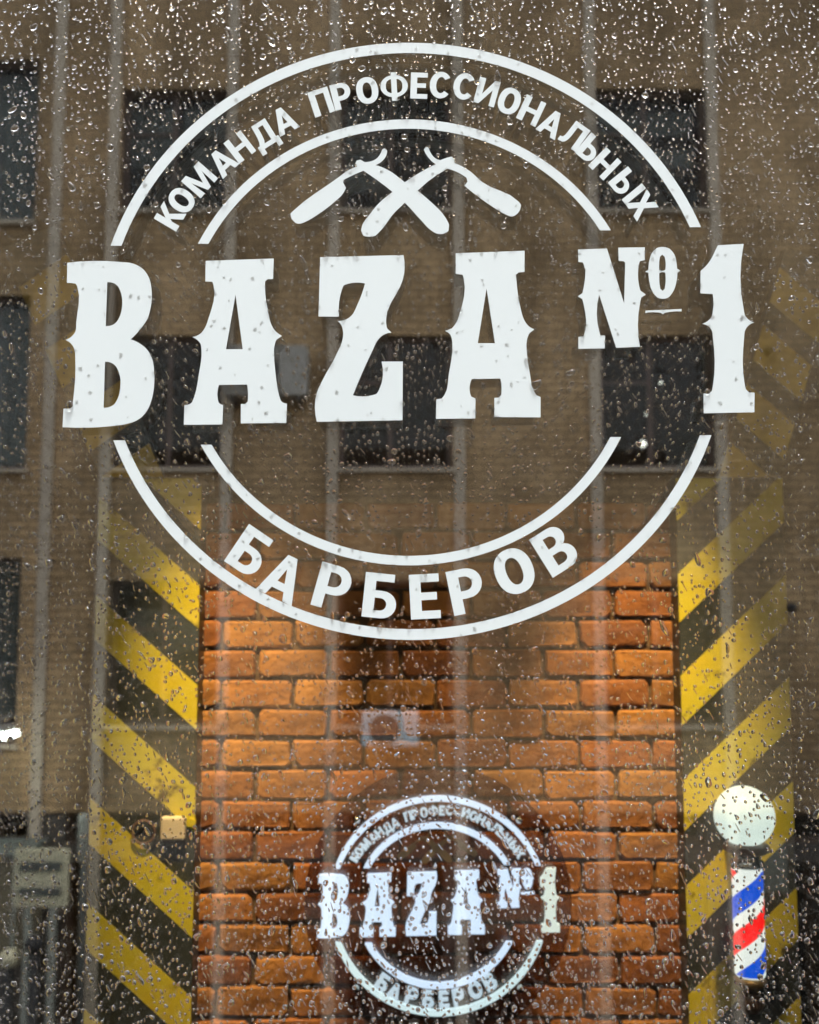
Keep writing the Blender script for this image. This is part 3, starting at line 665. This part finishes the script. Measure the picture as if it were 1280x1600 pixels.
# air conditioners
def aircon(u0, v0, u1, v1, lab, depth, casing='ac'):
    x0, z1 = at(u0, v0, FY-depth); x1, z0 = at(u1, v1, FY-depth); y1 = -FY+.1+depth
    t = empty('air_conditioner', ((x0+x1)/2, -FY+.1, z0), lab, 'air conditioner', 'air conditioners on the mirrored building')
    MB().box(x0, x1, -FY+.1, y1, z0, z1, ch=.02).build('casing', M[casing], t)
    w_ = x1-x0; h_ = z1-z0; r = min(w_*.34, h_*.44); c = (x0+w_*.4, y1+.004, (z0+z1)/2)
    MB().tube((c[0], y1-.002, c[2]), (c[0], y1+.003, c[2]), r, r, 28).build('fan_opening', M['acd'], t)
    g = MB()
    for q in (.35, .65, .98): g.torus(c, r*q, .006, 24, 5)
    g.build('grille', M['ac'], t)
    for s in (x0+.08, x1-.12): MB().box(s, s+.03, -FY, y1-.02, z0-.05, z0-.001).build('bracket', M['acd'], t)
aircon(352, 541, 481, 620, 'big pale air conditioner on the mirrored wall behind the first letter A', .32)
aircon(566, 1112, 654, 1166, 'small air conditioner under the mirrored middle window above the round sign', .25, 'vinyl')
for u, v, lab in ((1200, 548, 'upper dark round vent on the mirrored wall, right of the numeral'), (1238, 949, 'lower dark round vent on the mirrored wall, right of the striped board')):
    x, z = F(u, v); o = MB().lathe((x, -FY, z), [(.055, 0), (.055, .04), (.045, .07), (.02, .085), (1e-4, .088)], 18, 'y').build('wall_vent', M['rubber'], None, True); tag(o, lab, 'vent', 'round vents on the mirrored wall')
# white lamp at the left edge
x, z = at(-6, 1147, FY-.8)
t = empty('wall_lamp', (x, -FY, z+.2), 'bright white lamp on an arm at the left edge, mirrored in the window', 'lamp')
MB().tube((x-.15, -FY, z+.12), (x-.15, -FY+.8, z+.10), .02, .02, 10).build('arm', M['ac'], t, True)
MB().box(x-.35, x+.16, -FY+.62, -FY+.95, z+.03, z+.10, ch=.02).build('lamp_head', M['ac'], t)
MB().box(x-.33, x+.19, -FY+.63, -FY+.94, z-.05, z+.029, ch=.03).build('diffuser', M['lamp'], t)
# notice board, pipe, cabinet
x0, z1 = at(25, 1326, FY-1.35); x1, z0 = at(106, 1417, FY-1.35); y = -FY+1.35
t = empty('notice_board', ((x0+x1)/2, y, ST), 'pale green notice board with two dark bars, mirrored at lower left', 'notice board')
MB().box(x0, x1, y, y+.06, z0, z1, ch=.01).build('panel', M['board'], t)
for f0, f1 in ((.62, .78), (.20, .34)):
    MB().box(x0+.06, x1-.07, y+.06, y+.075, z0+(z1-z0)*f0, z0+(z1-z0)*f1).build('bar', M['green'], t)
MB().box(x0+.12, x0+.19, y, y+.05, ST+.13, z0).build('post', M['zinc'], t); MB().box(x1-.19, x1-.12, y, y+.05, ST+.13, z0).build('post', M['zinc'], t)
x, z = at(130, 1275, FY-.5); zz = at(130, 1345, FY-.5)[1]
t = empty('vent_pipe', (x, -FY+.5, ST), 'pale metal pipe with thick capped top beside the left striped board', 'pipe')
MB().lathe((x, -FY+.5, 0), [(0, z+.03), (.05, z+.02), (.058, z-.02), (.055, zz), (.03, zz-.03)], 20).build('sleeve', M['zinc'], t, True)
MB().tube((x+.01, -FY+.5, zz-.02), (x+.01, -FY+.5, ST+.13), .028, .028, 12).build('shaft', M['green'], t, True)
x0, z1 = at(1192, 1322, FY-.5); x1, z0 = at(1236, 1398, FY-.5)
t = empty('meter_cabinet', ((x0+x1)/2, -FY, z0), 'grey-green meter cabinet on the mirrored wall beside the barber pole', 'cabinet')
MB().box(x0, x1, -FY+.001, -FY+.45, z0, z1, ch=.01).build('case', M['green'], t); MB().box(x0+.03, x1-.03, -FY+.45, -FY+.465, z0+.03, z1-.03).build('door', M['green'], t)
# pale kiosk against the far building
xb, zt_ = at(30, 1342, FY-1.0); yv = -FY+1.0; zb_ = at(64, 1515, FY-1.0)[1]; xa = xb-2.3
t = empty('street_kiosk', ((xa+xb)/2, -FY+.6, ST), 'pale grey-green street kiosk at the lower left edge, mirrored in the window', 'kiosk')
MB().box(xa, xb, -FY+.25, yv, zb_, zt_, ch=.02).build('body', M['van'], t)
MB().box(xa+.02, xb-.02, -FY+.27, yv-.02, ST+.13, zb_-.002).build('base', M['plinth'], t)
MB().box(xa-.06, xb+.05, -FY+.2, yv+.08, zt_+.002, zt_+.05).build('roof', M['green'], t)
MB().box(xa+.25, xb-.9, yv+.001, yv+.03, zb_+.35, zt_-.25, ch=.008).build('hatch', M['plinth'], t)
MB().box(xb-.07, xb-.03, yv+.001, yv+.02, zb_, zt_-.02).build('corner_strip', M['zinc'], t)
# bollards
for u, lab in ((52, 'dark bollard nearest the notice board in the mirrored street'), (12, 'bollard with a pale round cap at the lower left edge')):
    x, z = at(u, 1490 if u == 52 else 1512, FY-3.2)
    t = empty('bollard', (x, -FY+3.2, ST), lab, 'bollard', 'bollards in the mirrored street')
    MB().tube((x, -FY+3.2, ST), (x, -FY+3.2, z), .05, .05, 16).build('post', M['rubber'], t, True)
    MB().lathe((x, -FY+3.2, z), [(max(1e-4, .085*math.sin(a)), .07-.085*math.cos(a)) for a in np.linspace(0, math.pi, 11)], 18).build('cap', M['rubber'] if u == 52 else M['board'], t, True)

# ------------------------------------------------------------------ rain drops on the outer pane
def drop_geo(rx, rz, ang, k, seg, rings, rs):
    th = np.linspace(0, 2*np.pi, seg, endpoint=False)
    rr = 1 + rs.normal(0, .10)*np.cos(2*th+rs.uniform(0, 6.3)) + rs.normal(0, .09)*np.cos(3*th+rs.uniform(0, 6.3)) + rs.normal(0, .05)*np.cos(4*th+rs.uniform(0, 6.3))
    ex, ez = rx*rr*np.cos(th), rz*rr*np.sin(th)
    ez = ez*(1+.15*(np.sin(th) > 0))
    ca, sa = math.cos(ang), math.sin(ang); X, Z = ex*ca-ez*sa, ex*sa+ez*ca
    h = k*min(rx, rz); V = []
    for q in range(rings):
        p = (q/rings)*math.pi/2; s = math.cos(p); hh = math.sin(p)**.9*h
        V.append(np.stack([X*s, np.full(seg, -hh), Z*s - .12*rz*hh/h], 1))
    V.append(np.array([[0, -h, -.12*rz]])); V.append(np.stack([X, np.zeros(seg), Z], 1))
    V = np.concatenate(V); Fs = []
    for q in range(rings-1):
        for i in range(seg): j = (i+1) % seg; Fs.append((q*seg+i, q*seg+j, (q+1)*seg+j, (q+1)*seg+i))
    ap = rings*seg
    for i in range(seg): Fs.append(((rings-1)*seg+i, (rings-1)*seg+(i+1) % seg, ap))
    nd = len(Fs); Fs.append(tuple(ap+1+i for i in range(seg))[::-1]); return V, Fs, nd
def pip(x, y, L):
    c = False; j = len(L)-1
    for i in range(len(L)):
        if (L[i][1] > y) != (L[j][1] > y) and x < (L[j][0]-L[i][0])*(y-L[i][1])/(L[j][1]-L[i][1])+L[i][0]: c = not c
        j = i
    return c
DEC = [(min(p[0] for p in l[0]), max(p[0] for p in l[0]), min(p[1] for p in l[0]), max(p[1] for p in l[0]), l[0]) for l in [q[1] for q in SLABS]+RAZORS+ARCS]
TXC = [(x, y, 21) for _, x, y in TOPTXT] + [(x, y, 36) for _, x, y in BOTTXT]
def on_decal(u, v): return any((u-x)**2+(v-y)**2 < r*r for x, y, r in TXC) or any(b[0] < u < b[1] and b[2] < v < b[3] and pip(u, v, b[4]) for b in DEC)
drops = []; grid = {}
def dens(u, v):
    d = .74
    if v > 950: d += .26*min(1, (v-950)/300)
    if v < 380 and u > 760: d += .55*min(1, (u-760)/200)
    if v < 200: d += .25
    if 640 < v < 900 and u > 900: d -= .12
    return min(1, d)
for _ in range(60000):
    u, v = RNG.uniform(-420, 1700), RNG.uniform(-400, 2060)
    if RNG.random() > dens(u, v): continue
    small_zone = (v < 400 and u > 800)
    dpx = 2.8 + RNG.gamma(1.5, 1.15 if not small_zone else .6)
    if RNG.random() < .02: dpx += RNG.uniform(2, 7)
    dpx = min(dpx, 15)
    a = 0.0; ex = 1.0
    q = RNG.random()
    if q < .03: ex = RNG.uniform(4, 7); a = RNG.normal(.5, .12); dpx = min(dpx, 3.6)
    elif q < .12: ex = RNG.uniform(1.5, 2.6); a = RNG.normal(.45, .25)
    elif q < .45: ex = RNG.uniform(1.05, 1.5); a = RNG.normal(0, .6)
    ond = on_decal(u, v)
    if ond and (RNG.random() < .88 or ex > 1.5 or dpx > 7): continue
    x, z = at(u, v, 0)
    if abs(x) > WX-.02 or z < WZ0+.02 or z > WZ1-.02: continue
    g = (int(u//9), int(v//9)); ok = True
    for gi in (-1, 0, 1):
        for gj in (-1, 0, 1):
            for (U2, V2, D2) in grid.get((g[0]+gi, g[1]+gj), ()):
                if (U2-u)**2+(V2-v)**2 < ((D2+dpx)*.56)**2: ok = False
    if not ok: continue
    grid.setdefault(g, []).append((u, v, dpx*math.sqrt(ex)))
    r = dpx/2*1.5/FPX
    drops.append((x, z, r/ex**.35, r*ex**.75, a, RNG.uniform(.5, .95)*(.17 if ond else 1), 0 <= u <= 1280 and 0 <= v <= 1600))
order = sorted(range(len(drops)), key=lambda i: -(drops[i][2]*drops[i][3] if drops[i][6] else 0))
big = set(order[:290]); DY = -.00065
AV = []; AF = []; SM = []; nv = 0
for i, (x, z, rx, rz, a, k, inn) in enumerate(drops):
    if i in big:
        V, Fs, nd = drop_geo(rx, rz, a, k, 18, 5, RNG)
        me = bpy.data.meshes.new('raindrop'); me.from_pydata(V.tolist(), [], Fs); me.materials.append(M['water'])
        me.polygons.foreach_set('use_smooth', [j < nd for j in range(len(Fs))]); me.update()
        o = link(bpy.data.objects.new('raindrop', me)); o.location = (x, DY, z)
        tag(o, 'larger clear raindrop clinging to the outside of the display window', 'raindrop', 'larger raindrops on the window')
    else:
        V, Fs, nd = drop_geo(rx, rz, a, k, 10, 3, RNG) if inn else drop_geo(rx, rz, a, k, 7, 2, RNG)
        AV.append(V + np.array([x, DY, z])); AF += [tuple(nv+q for q in f) for f in Fs]; SM += [j < nd for j in range(len(Fs))]; nv += len(V)
me = bpy.data.meshes.new('raindrops'); me.from_pydata(np.concatenate(AV).tolist(), [], AF); me.materials.append(M['water'])
me.polygons.foreach_set('use_smooth', SM); me.update()
o = link(bpy.data.objects.new('rain_droplets', me)); tag(o, 'thousands of fine raindrops scattered over the display window', 'raindrops', kind='stuff')
print('drops', len(drops), 'in view', sum(d[6] for d in drops), 'bricks', nb)
